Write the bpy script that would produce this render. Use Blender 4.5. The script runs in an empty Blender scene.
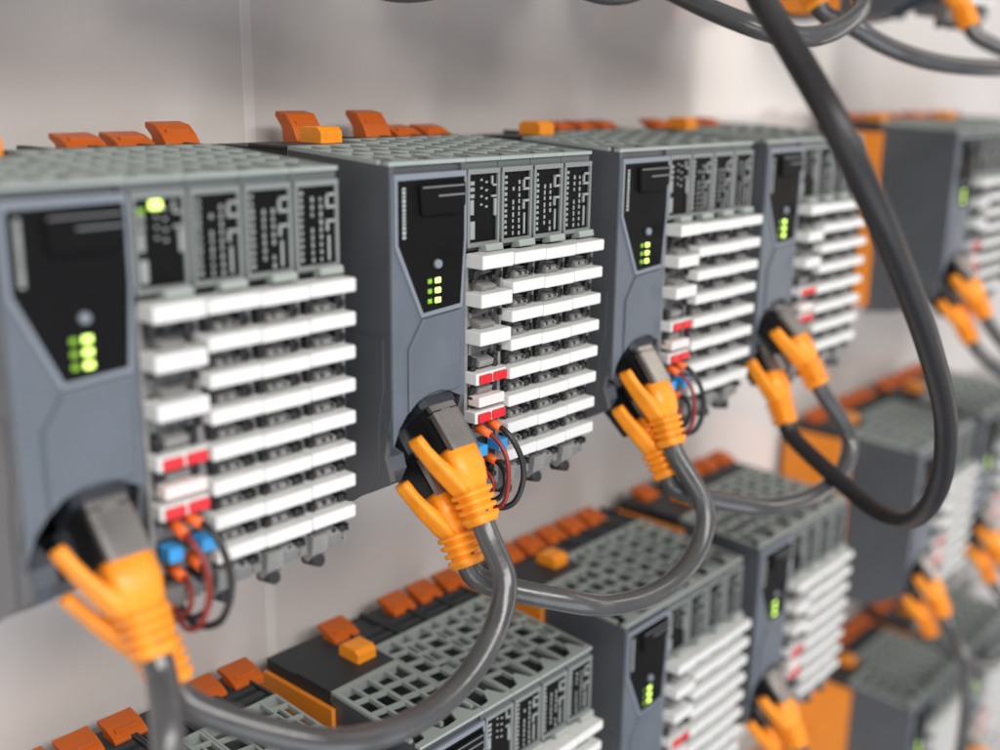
import bpy, bmesh, math, random
from mathutils import Vector, Matrix
random.seed(4)
S = 0.001            # everything below is written in millimetres
sc = bpy.context.scene
col = sc.collection

# ------------------------------------------------------------------ camera
camd = bpy.data.cameras.new('camera')
cam = bpy.data.objects.new('camera', camd); col.objects.link(cam); sc.camera = cam
YAW, PITCH, ROLL, FPX = 0.84557, 0.25688, 0.01402, 1114.1
fw = Vector((math.sin(YAW)*math.cos(PITCH), math.cos(YAW)*math.cos(PITCH), -math.sin(PITCH)))
rt = Vector((math.cos(YAW), -math.sin(YAW), 0)); up = rt.cross(fw)
r2 = rt*math.cos(ROLL)+up*math.sin(ROLL); u2 = -rt*math.sin(ROLL)+up*math.cos(ROLL)
M = Matrix((( r2.x, u2.x, -fw.x), (r2.y, u2.y, -fw.y), (r2.z, u2.z, -fw.z))).to_4x4()
M.translation = Vector((-171.97, -186.52, 18.89))*S
cam.matrix_world = M
camd.sensor_width = 36; camd.lens = FPX*36/1000
camd.clip_start = 0.005; camd.clip_end = 50
camd.dof.use_dof = True; camd.dof.focus_distance = 0.287
camd.dof.aperture_fstop = camd.lens/6.3; camd.dof.aperture_blades = 0

# ------------------------------------------------------------------ world + lamps
w = bpy.data.worlds.new('World'); sc.world = w; w.use_nodes = True
bg = w.node_tree.nodes['Background']; bg.inputs[0].default_value = (0.86, 0.89, 1.0, 1); bg.inputs[1].default_value = 0.24

def area(name, loc, target, sx, sy, power, color):
    l = bpy.data.lights.new(name, 'AREA'); l.shape = 'RECTANGLE'; l.size = sx; l.size_y = sy
    l.energy = power; l.color = color
    o = bpy.data.objects.new(name, l); col.objects.link(o)
    o.location = Vector(loc)*S
    o.rotation_euler = (Vector(target)-Vector(loc)).to_track_quat('-Z', 'Y').to_euler()
    return o
area('ceiling_lamp', (-200, -1050, 720), (80, 0, -60), 1.7, 0.38, 24, (1.0, 0.97, 0.93))
area('window_lamp', (1880, -800, 100), (300, 75, -60), 0.26, 2.4, 7.5, (1.0, 0.90, 0.78))
area('left_fill', (-1600, -950, -300), (60, 20, -100), 0.9, 0.9, 8, (1.0, 0.95, 0.90))  # added fill for the left-facing controller sides
area('low_fill', (-100, -1100, -750), (60, 40, -150), 1.8, 1.0, 13, (0.86, 0.93, 1.0))  # added fill from low in front, brightens the wall below the rows

sc.view_settings.view_transform = 'Standard'; sc.view_settings.look = 'None'
sc.view_settings.exposure = 0.0; sc.view_settings.gamma = 1

# ------------------------------------------------------------------ materials
def mat(name, colr, rough=0.45, metal=0.0, bump=0.0, bscale=1500, var=0.0, emit=None, coat=0.0, spec=0.5, vscale=60, rvar=0.0):
    m = bpy.data.materials.new(name); m.use_nodes = True
    nt = m.node_tree; b = nt.nodes['Principled BSDF']
    b.inputs['Base Color'].default_value = (*colr, 1); b.inputs['Roughness'].default_value = rough
    b.inputs['Metallic'].default_value = metal; b.inputs['Coat Weight'].default_value = coat
    b.inputs['Specular IOR Level'].default_value = spec
    tc = nt.nodes.new('ShaderNodeTexCoord')
    if var > 0 or rvar > 0:
        n = nt.nodes.new('ShaderNodeTexNoise'); n.inputs['Scale'].default_value = vscale; n.inputs['Detail'].default_value = 4
        nt.links.new(tc.outputs['Object'], n.inputs['Vector'])
        if var > 0:
            r = nt.nodes.new('ShaderNodeMapRange'); r.inputs[1].default_value = 0.3; r.inputs[2].default_value = 0.7
            r.inputs[3].default_value = 1-var; r.inputs[4].default_value = 1+var
            nt.links.new(n.outputs['Fac'], r.inputs[0])
            mx = nt.nodes.new('ShaderNodeVectorMath'); mx.operation = 'SCALE'; mx.inputs[0].default_value = colr
            nt.links.new(r.outputs[0], mx.inputs['Scale']); nt.links.new(mx.outputs[0], b.inputs['Base Color'])
        if rvar > 0:
            r = nt.nodes.new('ShaderNodeMapRange'); r.inputs[1].default_value = 0.3; r.inputs[2].default_value = 0.7
            r.inputs[3].default_value = max(0.02, rough-rvar); r.inputs[4].default_value = rough+rvar
            nt.links.new(n.outputs['Fac'], r.inputs[0]); nt.links.new(r.outputs[0], b.inputs['Roughness'])
    if bump > 0:
        n = nt.nodes.new('ShaderNodeTexNoise'); n.inputs['Scale'].default_value = bscale; n.inputs['Detail'].default_value = 3
        nt.links.new(tc.outputs['Object'], n.inputs['Vector'])
        bp = nt.nodes.new('ShaderNodeBump'); bp.inputs['Strength'].default_value = bump; bp.inputs['Distance'].default_value = 0.0003
        nt.links.new(n.outputs['Fac'], bp.inputs['Height']); nt.links.new(bp.outputs[0], b.inputs['Normal'])
    if emit:
        b.inputs['Emission Color'].default_value = (*emit[0], 1); b.inputs['Emission Strength'].default_value = emit[1]
    return m
HS  = mat('housing_side_plastic', (0.080, 0.084, 0.092), 0.36, bump=0.25, var=0.06)
H   = mat('housing_plastic', (0.10, 0.116, 0.14), 0.42, bump=0.3, var=0.09, rvar=0.08)
HL  = mat('housing_rim_plastic', (0.19, 0.212, 0.245), 0.38, bump=0.15, var=0.05)
HD  = mat('dark_recess_plastic', (0.018, 0.022, 0.03), 0.5, bump=0.2)
BASE= mat('bus_base_plastic', (0.022, 0.027, 0.03), 0.5, bump=0.3, var=0.15)
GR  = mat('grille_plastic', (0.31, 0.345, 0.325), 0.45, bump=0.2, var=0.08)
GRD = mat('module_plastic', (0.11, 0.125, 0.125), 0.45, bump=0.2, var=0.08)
FRM = mat('window_frame_plastic', (0.19, 0.205, 0.20), 0.45, bump=0.2, var=0.08)
TB  = mat('terminal_plastic', (0.215, 0.212, 0.207), 0.5, bump=0.25, var=0.12, vscale=300)
TBD = mat('terminal_socket_plastic', (0.018, 0.018, 0.02), 0.5)
WH  = mat('white_plastic', (0.66, 0.66, 0.645), 0.35, bump=0.1, var=0.02)
RED = mat('red_plastic', (0.62, 0.012, 0.02), 0.35)
PALE= mat('pale_pink_plastic', (0.72, 0.62, 0.60), 0.35)
BLU = mat('blue_plastic', (0.04, 0.32, 0.72), 0.35)
ORW = mat('orange_ferrule_plastic', (0.80, 0.13, 0.015), 0.4)
ORL = mat('orange_lever_plastic', (0.54, 0.105, 0.008), 0.45, bump=0.2, var=0.08)
ORB = mat('orange_rubber', (0.93, 0.30, 0.015), 0.36, bump=0.35, var=0.10, vscale=180, rvar=0.08)
ORP = mat('orange_plate_plastic', (0.86, 0.26, 0.02), 0.4, bump=0.1, var=0.05)
BLK = mat('gloss_black_plastic', (0.007, 0.007, 0.0075), 0.45, spec=0.06, rvar=0.06)
PB  = mat('plug_black_plastic', (0.014, 0.014, 0.015), 0.4, spec=0.35)
MET = mat('plug_metal', (0.34, 0.32, 0.30), 0.30, metal=0.75, bump=0.03, var=0.1, rvar=0.08)
CAB = mat('grey_cable_sheath', (0.066, 0.065, 0.066), 0.23, bump=0.2, bscale=900, var=0.14, coat=0.2, vscale=90, rvar=0.07)
CABD= mat('dark_cable_sheath', (0.018, 0.017, 0.018), 0.42, bump=0.25, bscale=900, var=0.1, spec=0.4)
WR  = mat('red_wire_sheath', (0.22, 0.018, 0.012), 0.4)
WB  = mat('black_wire_sheath', (0.015, 0.015, 0.017), 0.4)
INK = mat('light_grey_print', (0.27, 0.28, 0.275), 0.5)
MW  = mat('white_print', (0.36, 0.37, 0.36), 0.5)
LEDN= mat('green_light', (0.16, 0.34, 0.02), 0.4, emit=((0.50, 0.9, 0.03), 0.28))
LEDH= mat('pale_green_light', (0.6, 0.9, 0.3), 0.4, emit=((0.70, 1.0, 0.10), 2.2))
LEDO= mat('unlit_light', (0.18, 0.30, 0.06), 0.4)
STEEL=mat('rail_steel', (0.55, 0.55, 0.54), 0.35, metal=0.9)
WALL= mat('painted_panel', (0.68, 0.632, 0.605), 0.42, coat=0.7, bump=0.06, bscale=500, var=0.035, vscale=9, rvar=0.08)

# ------------------------------------------------------------------ mesh helpers
class MB:
    def __init__(s): s.bm = bmesh.new()
    def box(s, x0, x1, y0, y1, z0, z1, bev=0):
        vs = [s.bm.verts.new(Vector(c)*S) for c in
              [(x0,y0,z0),(x1,y0,z0),(x1,y1,z0),(x0,y1,z0),(x0,y0,z1),(x1,y0,z1),(x1,y1,z1),(x0,y1,z1)]]
        fs = [s.bm.faces.new([vs[i] for i in f]) for f in [(0,3,2,1),(4,5,6,7),(0,1,5,4),(1,2,6,5),(2,3,7,6),(3,0,4,7)]]
        if bev:
            es = list({e for f in fs for e in f.edges})
            bmesh.ops.bevel(s.bm, geom=es, offset=bev*S, segments=2, affect='EDGES', profile=0.5)
        return s
    def prism(s, poly, a0, a1, axis='x', bev=0):
        """poly: 2D list; axis x -> (y,z), axis y -> (x,z), axis z -> (x,y)"""
        def P(u, v, a):
            return Vector({'x': (a,u,v), 'y': (u,a,v), 'z': (u,v,a)}[axis])*S
        A = [s.bm.verts.new(P(u,v,a0)) for u,v in poly]; B = [s.bm.verts.new(P(u,v,a1)) for u,v in poly]
        fs = [s.bm.faces.new(A), s.bm.faces.new(B[::-1])]
        n = len(poly)
        for i in range(n):
            fs.append(s.bm.faces.new([A[i], B[i], B[(i+1)%n], A[(i+1)%n]]))
        bmesh.ops.recalc_face_normals(s.bm, faces=fs)
        if bev:
            es = list({e for f in fs for e in f.edges})
            bmesh.ops.bevel(s.bm, geom=es, offset=bev*S, segments=2, affect='EDGES', profile=0.5)
        return s
    def cyl(s, c, axis, r, h, n=20, r2=None):
        """frustum from c along axis (vector), length h"""
        ax = Vector(axis).normalized(); q = ax.to_track_quat('Z', 'Y').to_matrix()
        r2 = r if r2 is None else r2
        A=[];B=[]
        for i in range(n):
            a = 2*math.pi*i/n; d = q @ Vector((math.cos(a), math.sin(a), 0))
            A.append(s.bm.verts.new((Vector(c)+d*r)*S)); B.append(s.bm.verts.new((Vector(c)+ax*h+d*r2)*S))
        s.bm.faces.new(A[::-1]); s.bm.faces.new(B)
        for i in range(n): 
            f = s.bm.faces.new([A[i], A[(i+1)%n], B[(i+1)%n], B[i]]); f.smooth = True
        return s
    def loft(s, secs, n=20, power=4.0, smooth=True):
        """secs: (centre, right, upv, half_w, half_h) super-ellipse sections"""
        rings = []
        for c, rr, uu, hw, hh in secs:
            ring = []
            for i in range(n):
                a = 2*math.pi*(i+.5)/n; ca, sa = math.cos(a), math.sin(a)
                k = (abs(ca)**power+abs(sa)**power)**(-1/power)
                ring.append(s.bm.verts.new((Vector(c)+Vector(rr)*hw*k*ca+Vector(uu)*hh*k*sa)*S))
            rings.append(ring)
        fs = [s.bm.faces.new(rings[0][::-1]), s.bm.faces.new(rings[-1])]
        for a, b in zip(rings, rings[1:]):
            for i in range(n):
                f = s.bm.faces.new([a[i], a[(i+1)%n], b[(i+1)%n], b[i]]); f.smooth = smooth; fs.append(f)
        return s
    def tube(s, pts, r, n=14, step=2.0):
        P = smoothpath(pts, step)
        prev = None; rings = []
        for i, p in enumerate(P):
            t = (P[min(i+1, len(P)-1)]-P[max(i-1, 0)]).normalized()
            if prev is None:
                a = t.orthogonal().normalized()
            else:
                a = (prev - t*prev.dot(t)).normalized()
            prev = a; b = t.cross(a)
            rings.append([s.bm.verts.new((p+(a*math.cos(2*math.pi*k/n)+b*math.sin(2*math.pi*k/n))*r)*S) for k in range(n)])
        s.bm.faces.new(rings[0][::-1]); s.bm.faces.new(rings[-1])
        for A, B in zip(rings, rings[1:]):
            for k in range(n):
                f = s.bm.faces.new([A[k], A[(k+1)%n], B[(k+1)%n], B[k]]); f.smooth = True
        return s
    def obj(s, name, m, parent=None, mtx=None):
        if mtx is not None: s.bm.transform(mtx)
        bmesh.ops.recalc_face_normals(s.bm, faces=s.bm.faces)
        me = bpy.data.meshes.new(name); s.bm.to_mesh(me); s.bm.free()
        me.materials.append(m)
        o = bpy.data.objects.new(name, me); col.objects.link(o)
        if parent: o.parent = parent
        return o

def smoothpath(pts, step=2.0):
    P = [Vector(p) for p in pts]
    P = [P[0]*2-P[1]] + P + [P[-1]*2-P[-2]]
    out = []
    for i in range(1, len(P)-2):
        p0,p1,p2,p3 = P[i-1:i+3]
        n = max(2, int((p2-p1).length/step))
        d01 = max((p1-p0).length,1e-3)**.5; d12 = max((p2-p1).length,1e-3)**.5; d23 = max((p3-p2).length,1e-3)**.5
        m1 = (p2-p1)+((p1-p0)/d01-(p2-p0)/(d01+d12))*d12
        m2 = (p2-p1)+((p3-p2)/d23-(p3-p1)/(d12+d23))*d12
        for k in range(n):
            t = k/n; t2=t*t; t3=t2*t
            out.append(p1*(2*t3-3*t2+1)+m1*(t3-2*t2+t)+p2*(-2*t3+3*t2)+m2*(t3-t2))
    out.append(P[-2])
    # light smoothing
    for _ in range(3):
        out = [out[0]]+[(out[i-1]+out[i]*2+out[i+1])/4 for i in range(1,len(out)-1)]+[out[-1]]
    return out

def empty(name, loc=(0,0,0), label=None, cat=None, group=None, parent=None):
    o = bpy.data.objects.new(name, None); col.objects.link(o); o.location = Vector(loc)*S
    o.empty_display_size = 0.01
    if parent: o.parent = parent
    tag(o, label, cat, group); return o
def tag(o, label=None, cat=None, group=None, kind=None):
    if label: o['label'] = label
    if cat: o['category'] = cat
    if group: o['group'] = group
    if kind: o['kind'] = kind
    return o

# ------------------------------------------------------------------ the wall and rails
STREAK_X = 17.5
MB().box(-1500, 2200, 75, 80, -1200, 1200).obj('back_wall', WALL)['kind'] = 'structure'
streak = MB().prism([(STREAK_X-2.2, 75.2), (STREAK_X-1.6, 74.88), (STREAK_X+1.6, 74.88), (STREAK_X+2.2, 75.2)], -1200, 1200, 'z').obj('painted_light_streak', mat('light_streak_paint', (0.78, 0.74, 0.715), 0.45))  # reflected light streak on the wall, painted in as a pale strip
tag(streak, 'thin pale vertical strip painted as a light streak down the grey back wall', 'strip')
rails = [(141, 'topmost'), (0, 'second'), (-152.3, 'third'), (-304.6, 'lowest')]
for z, nm in rails:
    r = MB().prism([(66.5,-33),(67.5,-33),(67.5,-28),(74.6,-28),(74.6,-58),(67.5,-58),(67.5,-53),(66.5,-53),(66.5,-59),(75.0-.2,-59),(75.0-.2,-27),(66.5,-27)][::-1], -420, 700, 'x')\
        .obj('mounting_rail', STEEL)
    r.location = (0, 0, z*S)
    tag(r, 'steel mounting rail behind the %s row of controllers' % nm, 'rail', 'steel rails behind the controller rows')

# ------------------------------------------------------------------ controller station
def lever_mesh(up):
    m = MB()
    # rounded hooked lever, at module origin x 0.7..11.8
    prof = [(57,-2),(57,0.2),(58.6,1.2+up*0.5),(61.5,2.4+up),(66,3.1+up),(66.4,1.9+up),(63.5,0.6+up*.55),(63,-2)]
    m.prism(prof, 6.9, 16.6, 'x', bev=0.22)
    m.box(8.4, 15.0, 58.8, 60.6, 0.8+up*.5, 2.2+up*.62, 0.2)
    return m

def io_module(root, x, kind):
    """one 12.5 mm slice: module > grille, window frame, terminal block, levers ..."""
    body = MB()
    body.box(0.15, 12.35, 1.2, 46, -21.5, -11)                      # electronics body, below the grille cells
    body.box(0.15, 12.35, 0.9, 2.2, -11, 0.3)                      # groove behind the top lip
    body.box(0.15, 0.8, 2.2, 46, -11, 0.3).box(11.7, 12.35, 2.2, 46, -11, 0.3).box(0.8, 11.7, 45.2, 46, -11, 0.3)
    b = body.obj('electronics_module', GRD, root); b.location = (x*S, 0, 0)
    MB().box(0.85, 11.65, 2.3, 45.1, -10.9, -8.5).obj('hole_shade_floor', HD, b)  # dark sheet added to put shade into the grille holes
    g = MB()                                                        # grille of the top: ribs, bars, big holes and narrow slots
    g.prism([(0.1,0),(12.4,0),(12.4,1.6),(10.2,2.2),(8.2,6.6),(6.7,6.6),(4.2,2.2),(0.1,1.8)], -0.85, 0, 'z')
    g.box(0.1, 0.8, 1.7, 46, -1.5, 0.0).box(6.25, 6.95, 6.4, 46, -1.4, -0.05).box(11.7, 12.4, 1.5, 46, -1.5, -0.02)
    for q, yy in enumerate((10.6, 17.4, 24.2, 31.0, 37.8)):
        g.prism([(0.8,yy+.5),(6.3,yy-.5),(6.3,yy+.45),(0.8,yy+1.35)], -1.3, -0.07, 'z')
        g.prism([(6.9,yy+2.6),(11.7,yy+1.7),(11.7,yy+2.7),(6.9,yy+3.5)], -1.3, -0.09, 'z')
        if q in (0, 2, 3): g.box(8.9, 9.6, yy+3.3, yy+9, -1.6, -0.5)
    g.box(7.0, 11.7, 22, 26, -2.4, -1.9)
    g.box(0.12, 12.38, 44.8, 46.1, -3.4, -0.11)
    go = g.obj('top_grille', GR, b); go.location = (0, 0, 1.2*S); go.rotation_euler.x = 0.058
    # front window frame
    f = MB()
    f.box(0.45, 1.25, -0.35, 1.3, -20.2, -1.6).box(11.4, 12.1, -0.3, 1.3, -20.2, -1.6)
    f.box(0.45, 12.1, -0.4, 1.3, -2.7, -1.5).box(0.45, 12.1, -0.32, 1.3, -20.5, -19.4)
    fo = f.obj('window_frame', FRM, b)
    MB().prism([(-1.75,-19.9),(-2.1,-21.6),(1.0,-22.2),(1.0,-19.9)], 5.6, 11.9, 'x', 0.2).obj('release_tab', GR, b)
    d = MB().box(1.25, 11.4, 0.35, 1.25, -19.4, -2.7)
    do = d.obj('status_window', BLK, b)
    k = MB()
    if kind == 'power':
        for z in (-4.5,-6.0,-7.6): k.box(2.0, 3.4, 0.2, 0.4, z-.9, z)
        k.box(2.0, 3.2, 0.2, 0.4, -12.6, -9.0).box(2.0, 3.6, 0.2, 0.4, -18.6, -14.2)
        for i, z in enumerate((-4.0, -6.0, -8.0, -10.0)): k.box(5.6, 6.3, 0.2, 0.4, z-.5, z).box(7.4, 8.2, 0.2, 0.4, z-1.1, z-.6)
        k.box(9.4, 11.2, -0.1, 0.4, -3.4-2.5, -3.4-2.0).box(9.4, 9.9, -0.1, 0.4, -5.9, -3.4).box(9.4, 11.2, -0.1, 0.4, -8.6, -8.1)
        k.box(10.4, 11.2, -0.1, 0.4, -13.2, -9)
    else:
        for q in range(11):
            z = -3.6-q*1.4; k.box(2.1, 3.1-random.random()*.35, 0.2, 0.4, z-.75-random.random()*.2, z-.15*random.random())
        for xx in (5.1, 7.4):
            for q in range(9):
                z = -5.0-q*1.6
                if random.random() < .82: k.box(xx, xx+.5+random.random()*.2, 0.2, 0.4, z-.95-random.random()*.3, z-random.random()*.2)
        k.box(8.9, 11.3, -0.15, 0.4, -5.0, -4.4).box(8.9, 9.5, -0.15, 0.4, -7.2, -4.4).box(8.9, 11.3, -0.15, 0.4, -7.6, -7.0)
        k.box(8.9, 11.3, -0.15, 0.4, -10.6, -10.0).box(8.9, 9.5, -0.15, 0.4, -12.4, -10.4).box(9.4, 10.0, 0.1, 0.4, -18.8, -13.4)
    k.obj('window_markings', INK, do)
    # terminal block
    t = MB()
    t.box(0.3, 12.2, 1.5, 12, -83.5, -22.6)                        # core
    t.prism([(0.2,-23.2),(1.6,-22.8),(1.6,-84.5),(0.4,-84.8)], 0.25, 1.35, 'x')
    t.prism([(-1.6,-23.4),(1.6,-23.0),(1.6,-84.3),(-0.1,-84.6)], 11.5, 12.25, 'x')
    n = 6 if kind == 'power' else 8
    zo = random.uniform(-.22,.22)
    rows = [-23.6,-33.2,-42.8,-53.4,-59.6,-63.6] if kind == 'power' else [-23.86-7.506*i for i in range(8)]
    for i, z in enumerate(rows):
        y = -5.3+0.223*(rows[0]-z)/7.5
        gap = 7.5 if kind != 'power' else (9.7 if i < 3 else (6.2 if i == 3 else 4.0))
        if gap > 5:
            t.prism([(y+2.6,z-gap+3.2),(1.7,z-gap+4.4),(1.7,z-gap+1.2),(y+3.2,z-gap+1.4)], 3.6, 9.0, 'x', 0.45)  # rounded tongue
            t.prism([(y+3.0,z-3.0),(1.7,z-2.6),(1.7,z-4.6)], 5.4, 7.4, 'x')
        for xx in (2.2, 10.6):
            t.box(xx-.35, xx+.35, 0.2, 1.6, z-4.9-random.random()*.3, z-2.0)
        t.box(5.7+random.uniform(-.6,.6), 7.2, -0.6, 1.4, z-2.9, z-1.9)
    # lower end with latches
    t.prism([(-1.8,-80.5),(1.6,-80),(4,-86.0),(1.0,-87.2),(-1.2,-85)], 1.5, 6.0, 'x', 0.3)
    t.prism([(-1.2,-81.5),(1.6,-80),(4,-85.0),(0.6,-85.4)], 6.6, 11.2, 'x', 0.3)
    to = t.obj('terminal_block', TB, b)
    s_ = MB()
    for i in range(n if kind != 'power' else 8):
        z = (-23.86-7.506*i)
        yv = -5.3+0.223*i
        s_.prism([(yv+3.3,z-2.2),(1.45,z-2.2),(1.45,z-4.2),(yv+3.9,z-4.2)], 1.5, 3.2, 'x').prism([(yv+3.3,z-2.2),(1.45,z-2.2),(1.45,z-4.2),(yv+3.9,z-4.2)], 9.4, 11.2, 'x')
        s_.box(1.4, 11.3, 1.2, 1.47, z-5.4, z-1.9).cyl((10.4, 0.3, z-4.6), (0,-1,0), 0.8, 1.6, 12).cyl((2.4, 0.3, z-5.0), (0,-1,0), 0.7, 1.4, 12)
    for i, z in enumerate(rows):
        yy = -5.3+0.223*(rows[0]-z)/7.5
        if kind != 'power' or i < 3:
            for xx in (4.6, 7.3):
                x1 = xx+random.uniform(-.3,.3); s_.box(x1, x1+random.uniform(.7,1.2), yy+2.7, yy+3.6, z-4.9, z-3.9-random.random()*.3)
            s_.box(11.35, 11.95, -1.7+0.02*i, -0.4, z-5.2, z-3.6)
    s_.cyl((3.4, -1.4, -86.6), (0,1,-.15), 1.5, 5, 14)
    s_.obj('wire_sockets', TBD, to)
    # push strips
    if kind == 'power':
        for i, z in enumerate(rows):
            y = -5.3+0.223*(rows[0]-z)/7.5
            if i in (0,1,2):
                MB().box(0.6, 12.1, y-.2, 0.6, z-1.75, z+1.75, 0.35).obj('terminal_lever', WH, b)
            elif i == 4:
                MB().box(1.8, 11.4, y+.6, 0.6, z-1.3, z+1.4, 0.35).obj('terminal_lever', PALE, b)
            else:
                L = MB().box(0.7, 11.9, y+.9, 0.6, z-1.5, z+1.6, 0.3).obj('terminal_lever', WH, b)
                MB().box(1.6, 6.1, y+.2, y+1.2, z-1.25, z+1.0, 0.25).obj('red_marker', RED, L)
                MB().box(6.9, 11.6, y+.2, y+1.2, z-1.2, z+1.05, 0.25).obj('red_marker', RED, L)
    else:
        for i, z in enumerate(rows):
            y = -5.3+0.223*i
            j = random.uniform(-.25,.1)
            MB().box(0.06, 12.42, y+j*.4, 0.8, z-1.5+zo, z+1.55+zo, 0.42).obj('terminal_lever', WH, b)
    # base
    bs = MB().box(0.1, 12.4, 46.3, 66, -82, 2.6, 0).box(0.1, 12.4, 36.3, 46.4, -82, -22)
    for yy in (48.5, 53.0): bs.box(1.6, 10.9, yy, yy+2.2, 2.4, 3.4)
    bs.box(0.1, 0.9, 46.3, 66, 2.4, 3.6).box(11.6, 12.4, 46.3, 66, 2.4, 3.6)
    bs.obj('bus_base', BASE, b)
    return b

def cpu(root):
    side = [(0,0.3),(0,-58),(1.6,-63),(2.6,-69),(1.2,-72.5),(0.6,-74.6),(4.4,-77.3),(14,-82.4),(24,-85.5),(36,-87),(36,2.3)]
    h = MB()
    h.prism([(y,z) for y,z in side], 0.0, 1.6, 'x')
    h.prism([(y,z) for y,z in side], 23.4, 24.9, 'x')
    # core, cut away for the sockets
    core = [(0.9,-0.9),(3.5,-0.9),(3.5,-9.5),(35,-9.5),(35,-12),(0.9,-12)]
    core = [(0.3,-10),(0.3,-56),(2.0,-57.2),(12.5,-57.8),(17,-62),(19,-84),(36,-86.8),(36,-10)]
    h.prism(core, 1.6, 23.4, 'x').box(1.6,23.4,0.9,2.5,-9.9,0.3)
    ho = h.obj('housing', HS, root)
    h2 = MB().prism([(4.5,-77.2),(2.4,-73),(3.4,-69.5),(9,-68),(18,-68),(18,-84.2),(14,-82.3)], 1.5, 7.0, 'x')
    h2.prism([(4.5,-77.2),(2.4,-73),(3.4,-69.5),(9,-68),(18,-68),(18,-84.2),(14,-82.3)], 21.8, 23.5, 'x').obj('socket_sill', H, ho)
    # lid panel line: lower side cover a hair proud
    MB().prism([(2.5,-39.6),(35.5,-39.6),(35.5,-86.2),(24,-85.7),(14.2,-83.0),(4.6,-76.4),(4.4,-60),(2.5,-52)], -0.25, 0.1, 'x').obj('side_cover', HS, ho)
    # rounded housing face: facets
    fc = MB()
    arch = [(24.6,-57.6),(22.5,-57.0),(19.5,-55.4),(15.5,-54.6),(11.5,-54.9),(8,-56.2),(4.8,-58.6),(2.4,-61.5),(0.3,-66)]
    fc.prism([(0.3,-1.7),(24.7,-1.7)]+arch, -0.35, 1.2, 'y', 0.15)
    fc.obj('face_plate', H, ho)
    fr = MB()   # raised central spine of the face below the window
    fr.prism([(9.7,-35.8),(22.9,-35.0),(22.6,-54.9),(19.5,-55.2),(15.5,-54.4),(11.5,-54.7),(8,-55.9),(5.0,-58.2),(5.0,-42.5)], -0.95, -0.3, 'y', 0.4)
    fr.obj('raised_spine', H, ho)
    rim = MB()
    rim.prism([(1.0,-1.55),(24.6,-1.5),(24.6,-2.9),(1.0,-3.0)], -0.8, 0.3, 'y', 0.15)
    rim.prism([(1.0,-3.0),(1.9,-3.0),(1.9,-17.5),(9.9,-34.4),(9.3,-35.4),(1.0,-18)], -0.8, 0.3, 'y')
    rim.prism([(24.6,-2.9),(24.6,-18),(23.2,-34.6),(22.6,-34.2),(23.9,-17.5),(23.9,-2.9)], -0.78, 0.3, 'y')
    rim.prism([(9.3,-35.4),(9.9,-34.4),(22.6,-33.6),(23.2,-34.6)], -0.76, 0.3, 'y')
    rim.obj('window_rim', HL, ho)
    # top: lip, groove, ribs
    MB().box(1.7,23.3,2.6,35.9,-9.9,-8.5).obj('hole_shade_floor', HD, ho)  # shade under the top ribs, put in as a dark sheet
    tp = MB().prism([(0,0),(24.9,0),(24.9,1.8),(22.6,2.2),(19.9,8.6),(18.6,8.6),(16.2,2.2),(12.4,1.9),(10.2,2.2),(7.5,8.6),(6.2,8.6),(3.8,2.2),(0,2)], -0.85, 0.02, 'z')
    tp.box(0.03,1.3,4,36,-1.4,0.01).box(11.7,12.9,4,36,-1.4,-.02).box(23.6,24.87,4,36,-1.4,-.04).box(5.7,6.6,7,35,-1.4,-.06).box(18.2,19.1,7,35,-1.4,-.07)
    for yy in (12.6, 19.8, 27.2):
        tp.prism([(1.2,yy),(11.8,yy-1.8),(11.8,yy-.4),(1.2,yy+1.1)], -1.3,-.08,'z').prism([(12.8,yy),(23.7,yy-1.8),(23.7,yy-.4),(12.8,yy+1.1)], -1.3,-.09,'z')
    tp.box(0.05,24.85,34,36.2,-3,-.05)
    tpo = tp.obj('top_grille', GR, ho); tpo.location = (0, 0, 1.2*S); tpo.rotation_euler.x = 0.058
    # indicator window
    win = [(1.9,-3.0),(23.9,-2.9),(23.9,-17.5),(22.6,-34.0),(9.9,-34.6),(1.9,-17.6)]
    wo = MB().prism(win, -0.55, 0.4, 'y').obj('indicator_window', BLK, root)
    MB().prism([(8.2,-4.2),(23.6,-4.0),(23.6,-9.6),(20.5,-11.5),(9.0,-11.3)], -1.7, -0.4, 'y', 0.5).obj('card_door', BLK, wo)
    MB().box(9.0, 22.8, -1.85, -1.65, -4.95, -4.6).box(14, 22.8, -1.9, -1.65, -7.1, -6.7).obj('door_highlight_line', mat('door_highlight_paint', (0.16,0.165,0.17), 0.4), wo)  # highlights on the card door, painted as paler lines
    MB().cyl((14.6,-0.5,-23.0), (0,-1,0), 1.25, 1.0, 20, 1.0).obj('button', HL, wo)
    m = MB()
    z = -4.6
    while z > -16.5:
        hgt = random.choice((0.5,0.7,0.9)); m.box(3.5, 4.5, -0.66, -0.5, z-hgt, z); z -= hgt+0.28
    m.obj('printed_text_marks', MW, wo)
    for zz in (-27.0, -29.4, -31.8):
        MB().box(14.0, 15.9, -0.75, -0.5, zz-.62, zz+.62, .15).obj('status_light', LEDH, wo)
        MB().box(11.6, 12.9, -0.72, -0.5, zz-.55, zz+.55, .15).obj('status_light', LEDN, wo)
    # socket recess: black sockets leaning forward
    for dy, dz in ((0,0),(4.6,-12.6)):
        s_ = MB()
        n = Vector((0,.70,-.71)); t = Vector((0,-.66,-.75)).normalized(); nn = Vector((0,.75,-.66)).normalized()
        c0 = Vector((15.6, 7.5+dy, -56.5+dz))
        s_.loft([(c0+t*a, (1,0,0), nn, 6.2, 6.1) for a in (0, 6.5)], n=24, power=9, smooth=False)
        s_.obj('cable_socket', HD, root)
    # bus base, orange end plate and locking lever
    b = MB().box(0, 24.9, 36.3, 66, -84, 2.4).box(0, 24.9, 36.3, 52, 2.2, 3.1)
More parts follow.
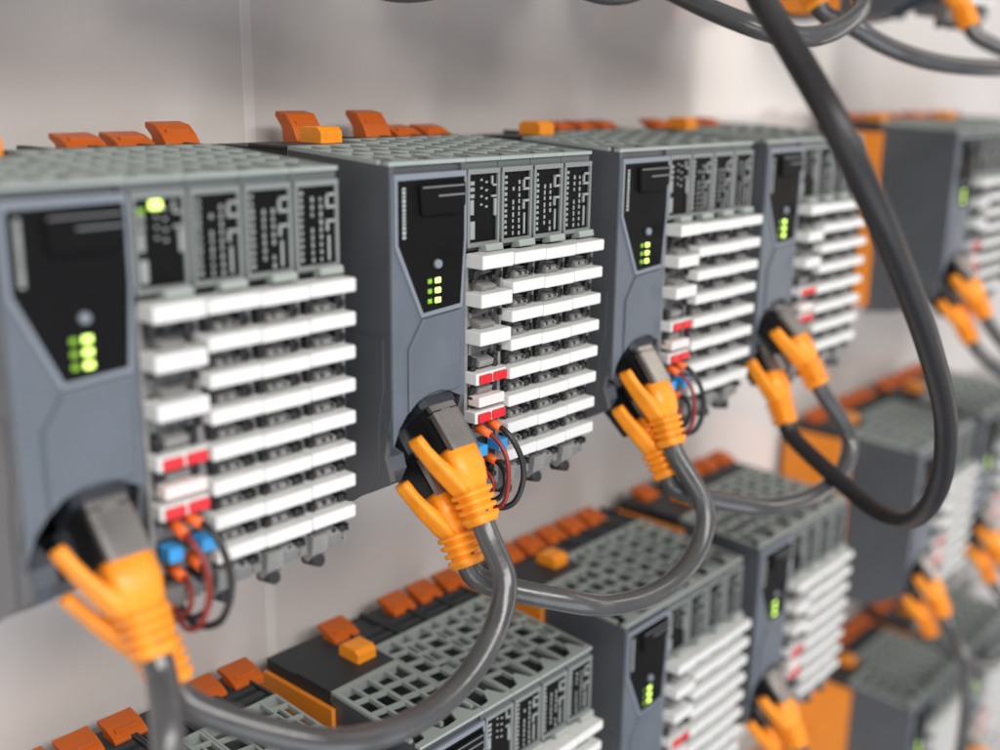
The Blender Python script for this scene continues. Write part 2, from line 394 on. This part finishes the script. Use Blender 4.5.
    b.obj('bus_base', BASE, root)
    MB().prism([(34,-1.2),(66,-1.2),(71,-8),(71,-82),(34,-84)], -1.6, -0.1, 'x', 0.3).obj('end_plate', ORP, root)
    MB().prism([(42,1),(42,6.0),(43.5,7.2),(49.5,7.2),(51,6.1),(51,1)], 15.4, 22.6, 'x', 0.35).obj('locking_lever', ORB, root)

def controller():
    root = empty('controller', (0,0,0))
    cpu(root)
    io_module(root, 25.0, 'power')
    for k in (1,2,3): io_module(root, 25.0+12.5*k, 'io')
    return root
proto = controller()

def copy_tree(o, parent=None):
    c = o.copy(); col.objects.link(c); c.parent = parent
    for ch in o.children: copy_tree(ch, c)
    return c

LM = [lever_mesh(0), lever_mesh(2.2), lever_mesh(4.4)]
lever_objs = []
for k, m in enumerate(LM):
    o = m.obj('release_lever', ORL); lever_objs.append(o)

GRP = 'grey controllers mounted in rows on the wall'
units = [
 # X, Z, label, lever states for slots at x=0,12.5,...
 (-89.7, 0, 'large grey controller at the left edge with a green light on its module window', [None,0,None,0,0,1]),
 (0, 0, 'sharply focused grey controller in the middle, second from left in its full row', [None,2,None,2,0,0]),
 (87.8, 0, 'grey controller third from left in the uppermost full row, above the second cable loop', [None,None,None,0,0,0]),
 (172.3, 0, 'grey controller fourth from left, its modules crossed by the thick hanging cable', [None,0,None,0,0,None]),
 (345, 0, 'blurred grey controller right of the thick hanging cable, with bare side and orange strip', [0,0,0,0,0,0]),
 (432, 0, 'blurred controller at the right edge of the middle row, mostly out of frame', [0,0,None,0,0,0]),
 (-78, -152.3, 'dark controller at the bottom left under the first drooping cable', [0,0,0,None,0,0]),
 (8.8, -152.3, 'lower controller below the middle one, its grilled top framed by a looping cable', [None,0,None,0,0,0]),
 (101.7, -152.3, 'lower controller with lit green light, under the second cable loop', [0,0,0,0,0,None]),
 (189.5, -152.3, 'lower controller under the third cable loop, its modules ending before an orange plate', [0,None,0,0,0,0]),
 (345, -152.3, 'blurred lower controller inside the bottom bend of the thick cable', [0,0,0,0,0,0]),
 (432, -152.3, 'blurred lower controller at the right edge beyond orange plugs', [0,0,0,0,0,0]),
 (376, -304.6, 'blurred controller at the bottom right, lowest of its column with orange side plate', [0,0,0,0,0,0]),
 (463, -304.6, 'blurred controller in the bottom right corner behind the thin grey cable', [0,0,0,0,0,0]),
 (-24, 141, 'controller of the top row above the frame, second from left', [0]*6),
 (-110, 141, 'controller of the top row above the frame, leftmost', [0]*6),
 (66, 141, 'controller of the top row above the frame, third from left', [0]*6),
 (156, 141, 'controller of the top row above the two crossing grey cables', [0]*6),
 (287, 132, 'dark underside of controller at the top right corner beside an orange plug', [0]*6),
]
stations = [proto]+[copy_tree(proto) for _ in units[1:]]
for o, (X, Z, lab, lv) in zip(stations, units):
    o.location = Vector((X, 0, Z))*S
    tag(o, lab, 'controller', GRP)
    for k, s_ in enumerate(lv):
        if s_ is None: continue
        l = lever_objs[s_].copy(); col.objects.link(l); l.parent = o
        l.location = (k*12.5*S, 0, 3.1*S)
for o in lever_objs: bpy.data.objects.remove(o)

for o, (X, Z, lab, lv) in zip(stations, units):      # some lights of the background stations are off
    if Z == 0 and X < 300: continue
    for ch in o.children:
        if ch.name.startswith('indicator_window'):
            for l in ch.children:
                if l.name.startswith('status_light') and l.active_material == LEDN and random.random() < .6:
                    l.data = l.data.copy(); l.data.materials[0] = LEDO
# the power light of the first controller glows on its module window
w1 = [c for c in proto.children if c.name.startswith('electronics_module')][0]
MB().box(4.6, 7.2, -0.1, 0.4, -4.9, -3.2, .2).obj('glowing_light', LEDH, w1)
MB().box(2.2, 3.4, 0.1, 0.42, -5.6, -4.6, .1).obj('glowing_light', LEDN, w1)

# ------------------------------------------------------------------ plugs and cables
def plug(parent, pos, yaw=0, pitch=0, roll=0):
    """RJ45 style plug with booted tail; local axes as worn in a controller at x=0 (upper socket).
       returns world end point and direction of the boot's tail"""
    piv = Vector((15.6, 4, -55))
    T = Matrix.Translation(Vector(pos)*S) @ Matrix.Translation(piv*S) @ Matrix.Rotation(yaw,4,'Z') @ Matrix.Rotation(pitch,4,'X') @ Matrix.Rotation(roll,4,'Y') @ Matrix.Translation(-piv*S)
    R = Vector((1,0,0)); cx = 15.6
    def sec(y, z, ty, tz, hw, hh, off=0):
        t = Vector((0,ty,tz)).normalized(); n = Vector((0, -t.z, t.y))
        return (Vector((cx,y,z))+n*off, R, n, hw, hh)
    pl = empty('plug', parent=parent)
    # black body, the metal shell folded over its front
    b = MB(); b.loft([sec(4.5,-55.7,-.66,-.75,4.0,5.1,5.3), sec(-8.2,-68.4,-.66,-.75,4.0,4.6,5.0)], n=28, power=10, smooth=False)
    b.obj('plug_body', PB, pl, T)
    m = MB(); m.loft([sec(4.6,-51.9,-.66,-.75,4.25,0.9,.5), sec(-2.0,-58.9,-.66,-.75,4.25,0.9,.5)], n=24, power=10, smooth=False)
    m.loft([sec(-2.3,-59.2,-.66,-.75,4.3,1.1,.6), sec(-9.3,-66.8,-.66,-.75,4.3,1.1,.6)], n=24, power=10, smooth=False)
    m.box(cx-1.6, cx+1.6, -2.6, -1.6, -59.0, -58.6)
    m.obj('plug_shell', MET, pl, T)
    # boot: smooth shoulder, four ribs, collar
    secs = [sec(-7.9,-66.4,-.62,-.78,4.0,3.6,3.4), sec(-8.7,-67.3,-.62,-.78,5.1,4.5,3.6), sec(-11.4,-71.0,-.55,-.83,5.2,4.5,3.6), sec(-13.6,-74.4,-.5,-.87,4.4,3.9,3.6)]
    d = Vector((0,-.48,-.877)).normalized(); n_ = Vector((0,-d.z,d.y))
    y, z = -14.2+n_.y*3.6, -75.6+n_.z*3.6
    for k in range(4):
        w0 = 4.75-0.18*k; h0 = 4.35-0.14*k
        secs += [sec(y,z,d.y,d.z,w0-1.0,h0-1.0), sec(y+d.y*.5,z+d.z*.5,d.y,d.z,w0-1.05,h0-1.05), sec(y+d.y*.75,z+d.z*.75,d.y,d.z,w0,h0), sec(y+d.y*1.65,z+d.z*1.65,d.y,d.z,w0-.05,h0-.05)]
        y += d.y*2.05; z += d.z*2.05
    secs += [sec(y,z,d.y,d.z,3.6,3.6), sec(y+d.y*.9,z+d.z*.9,d.y,d.z,3.35,3.35)]
    bo = MB(); bo.loft(secs, n=32, power=4.2)
    bobj = bo.obj('boot', ORB, pl, T)
    # latch guard: curved tongue leaving the left side of the boot and pointing back to the nose
    nn = Vector((0,.8,-.6))
    tp_ = [((13.0,-11.5,-77.5),2.6,1.9),((11.2,-10.2,-74.8),2.8,2.0),((9.0,-8.6,-72.3),2.6,1.45),((7.2,-6.8,-69.7),2.4,1.1),((5.7,-5.1,-67.0),2.2,1.0),((4.7,-3.8,-64.8),2.1,1.15),((4.3,-3.2,-63.7),1.9,1.0)]
    ls = []
    for q in range(len(tp_)):
        c = Vector(tp_[q][0]); a_ = Vector(tp_[max(q-1,0)][0]); b_ = Vector(tp_[min(q+1,len(tp_)-1)][0])
        t = (b_-a_).normalized(); n0 = (nn - t*nn.dot(t)).normalized(); u0 = t.cross(n0)
        ls.append((c, n0, u0, tp_[q][1], tp_[q][2]))
    tb = MB(); tb.loft(ls, n=24, power=5.5)
    tb.obj('latch_tab', ORB, pl, T)
    e = T @ (Vector((cx, y, z))*S)/S; e2 = T @ (Vector((cx, y+d.y*3.5, z+d.z*3.5))*S)/S
    e0 = T @ (Vector((cx, y-d.y*3, z-d.z*3))*S)/S
    return Vector(e0), Vector(e), Vector(e2)

LOW = Vector((0, 4.6, -12.6))
def U(x, z=0): return Vector((x, 0, z))
CG = 'grey network cables with orange booted plugs'
def cable(label, start, mid, end, r=3.0, m=None):
    """start/end: (pos, yaw, pitch, roll) of a plug, or None for a free end running on"""
    root = empty('network_cable', (0,0,0), label, 'cable', CG)
    pts = []
    if start:
        a = plug(root, *start); pts += [a[0], a[1], a[2]]
    pts += [Vector(p) for p in mid]
    if end:
        a = plug(root, *end); pts += [a[2], a[1], a[0]]
    MB().tube(pts, r, 20, 1.6).obj('cable_sheath', m or CAB, root)
    return root
R = math.radians
cable('grey cable drooping from the sharply focused upper plug to the lower plug at bottom left',
      (U(0), 0, 0, 0),
      [[14.0,-24.5,-97],[11.3,-26.0,-102],[4.5,-28.1,-108.2],[-5.4,-29.5,-113.5],[-17.2,-30.0,-116.2],[-31.6,-29.5,-115.4],[-46.6,-28.1,-110.6]],
      (U(-89.7)+LOW+Vector((0.8,-1.5,3)), 0, 0, R(-8)))
cable('grey cable looping from the third controller back to the focused controller\'s lower plug',
      (U(87.8), R(-3), R(2), R(3)),
      [[102.8,-26.0,-103.9],[97.0,-28.1,-112.7],[84.6,-29.5,-117.7],[68.7,-30.0,-118.3],[50.5,-29.5,-114.9],[34.8,-28.1,-108.7]],
      (U(0)+LOW, 0, 0, 0))
cable('grey cable looping from the fourth controller to the third controller\'s lower plug',
      (U(172.3), R(5), R(-3), R(-3)),
      [[198.9,-27.0,-104.2],[190.3,-29.2,-112.9],[171.4,-30.0,-115.9],[147.5,-29.2,-114.1],[127.8,-27.0,-109.5]],
      (U(87.8)+LOW, R(3), R(-3), R(4)))
cable('thick dark cable hanging in a long bend on the right',
      (U(172.3)+LOW, R(-4), R(3), R(5)),
      [[173.6,-39.6,-113.3],[166.9,-53.3,-115.9],[157.8,-65.0,-112.4],[139.4,-78.0,-99.2],[124.8,-86.0,-82.1],[111.1,-89.8,-64.0],[86.1,-92.8,-40.6],[65.5,-93.2,-21.4],[46.6,-92,-3],[39.9,-85.7,12.4],[46,-72.6,26],[58,-58,37.1],[75.5,-40,50.1],[90,-21,67],[104,0,88]], None, m=CABD)
cable('grey cable dropping out of frame from the front plug at bottom left',
      (U(-89.7), 0, 0, 0),
      [[-79,-26,-97],[-82,-29,-112],[-84,-30,-135],[-100,-32,-190],[-140,-40,-260]], None)
cable('grey cable arc at the very top, crossing behind the thick hanging cable',
      (U(156,141), 0, 0, 0),
      [[172,-25,50],[168,-30.5,43.5],[154.6,-32.0,37.0],[137.0,-30.0,32.7],[124.4,-24.0,33.7],[119.1,-14.0,37.5],[116.5,-2.0,42.6],[115.1,15.0,51.5],[114,25,66]], None)
cable('grey cable running from the top arc to the right edge',
      (U(156,141)+LOW, 0, 0, R(-14)),
      [[183.7,-20,38.3],[194.2,-26.0,33.0],[217.5,-34.0,27.8],[257.2,-44.0,26.3],[305.6,-50.0,30.2],[340,-52,40]], None)
cable('blurred grey cable on the upper plug in the top right corner',
      (U(287,128)+Vector((0,0,0)), 0, 0, 0), [[312,-30,33],[335,-42,30],[380,-52,45]], None)
cable('blurred grey cable on the upper orange plug right of the thick cable bend',
      (U(345), 0, 0, R(-8)), [[372,-30,-104],[385,-36,-113],[410,-38,-116],[440,-38,-110]], None)
cable('blurred grey cable on the lower orange plug right of the thick cable bend',
      (U(345)+LOW, 0, 0, R(-8)), [[372,-24,-112],[400,-20,-118],[440,-20,-118]], None)
cable('thin blurred grey cable hanging down past the bottom right controller',
      (U(345,-152.3), 0, 0, 0), [[355,-30,-255],[352,-34,-275],[340,-38,-300],[330,-40,-330]], None)
cable('blurred cable on the lower orange plug beside the thin hanging cable',
      (U(345,-152.3)+LOW, 0, 0, 0), [[370,-24,-262],[390,-30,-272],[430,-32,-275],[470,-32,-260]], None)
cable('blurred cable on the orange plug cut by the right edge, lower row',
      (U(432,-152.3), 0, 0, 0), [[455,-30,-255],[470,-34,-275],[500,-34,-290]], None)
cable('blurred cable on the second orange plug cut by the right edge, lower row',
      (U(432,-152.3)+LOW, 0, 0, 0), [[450,-24,-265],[470,-24,-285]], None)
cable('cable on the upper orange plug at the bottom edge beside the orange plate',
      (U(189.5,-152.3), 0, 0, 0), [[208,-28,-250],[212,-32,-275],[215,-34,-310]], None)
cable('cable on the lower orange plug at the bottom edge beside the orange plate',
      (U(189.5,-152.3)+LOW, 0, 0, 0), [[205,-24,-262],[200,-28,-290]], None)
cable('blurred cable on the orange plug in the bottom right corner',
      (U(463,-304.6), 0, 0, 0), [[480,-28,-402],[485,-32,-430]], None)
cable('grey cable loop bottom peeking in at the top edge above the second controller',
      None, [[2,48,62],[13.8,35,47],[19.3,26.9,41.5],[25.4,22.7,40.2],[34.5,18.0,41.8],[44.3,17.2,47.3],[52,17,62]], None)
cable('grey cable loop bottom peeking in at the top edge left of the thick cable',
      None, [[74,33,64],[81.1,23.2,50.3],[89.1,15.1,44.5],[96.4,11.1,43.2],[104.7,7.4,45.2],[114.3,5.7,52.3],[120,5,66]], None)

# ------------------------------------------------------------------ small power wires on the power modules
WG = 'thin power wires on the power modules'
def wires(X, Z, where, big=1.0):
    o = Vector((X,0,Z))
    def wr(pts, m, lab, r=0.75):
        r *= 0.82; pts = [(p[0]*1.0+random.uniform(-.35,.35), p[1]*.9, p[2]+(1.2 if p[2] < -80 else 0)) for p in pts]
        e = empty('power_wire', (0,0,0), lab, 'wire', WG)
        MB().tube([Vector(p)+o for p in pts], r, 10, 0.8).obj('wire_sheath', m, e)
        p0 = Vector(pts[0])+o; p1 = Vector(pts[1])+o
        d = (p1-p0).normalized()
        MB().cyl(p0-d*1.5, d, 1.35, 4.4, 14, 1.05).obj('ferrule', ORW if m is not BLU else BLU, e)
        return e
    wr([(29.5,-2,-67.5),(30.2,-6,-68.8),(30.8,-10,-73),(30.4,-12,-80),(29.0,-11,-87),(28.0,-6,-89),(28.4,1,-84)], WR, 'red wire looping below the '+where)
    wr([(33.4,-2,-66.6),(34.2,-7,-68),(35.5,-11,-74),(35.6,-12,-82),(33.6,-10,-88.5),(31,-5,-89.5),(30.5,1,-85)], WB, 'black wire looping furthest out below the '+where, 0.95)
    if X > 100: big = 0
    wr([(34.2,0,-76.5),(34.0,-5,-77.6),(33.4,-8,-81),(32.0,-8,-86),(30,-4,-88),(29.5,2,-86)], WB, 'short black wire below the '+where, 0.85)
    wr([(29.6,0,-77.5),(29.9,-4,-78.5),(29.6,-7,-82),(28.8,-6,-86),(28.5,0,-87)], WR, 'short red wire below the '+where, 0.7)
    for x0, lab in ((26.6, 'left'), (34.2, 'right')):
        b = MB().box(x0, x0+3.3, -3.9, 0.6, -74.0, -71.0, 0.3).obj('terminal_marker', BLU)
        b.location = o*S
        tag(b, 'small blue marker, %s of the pair on the %s' % (lab, where), 'marker', 'blue terminal markers')
wires(-89.7, 0, 'controller at the left edge')
wires(0, 0, 'sharply focused controller')
wires(87.8, 0, 'third controller of the middle row')
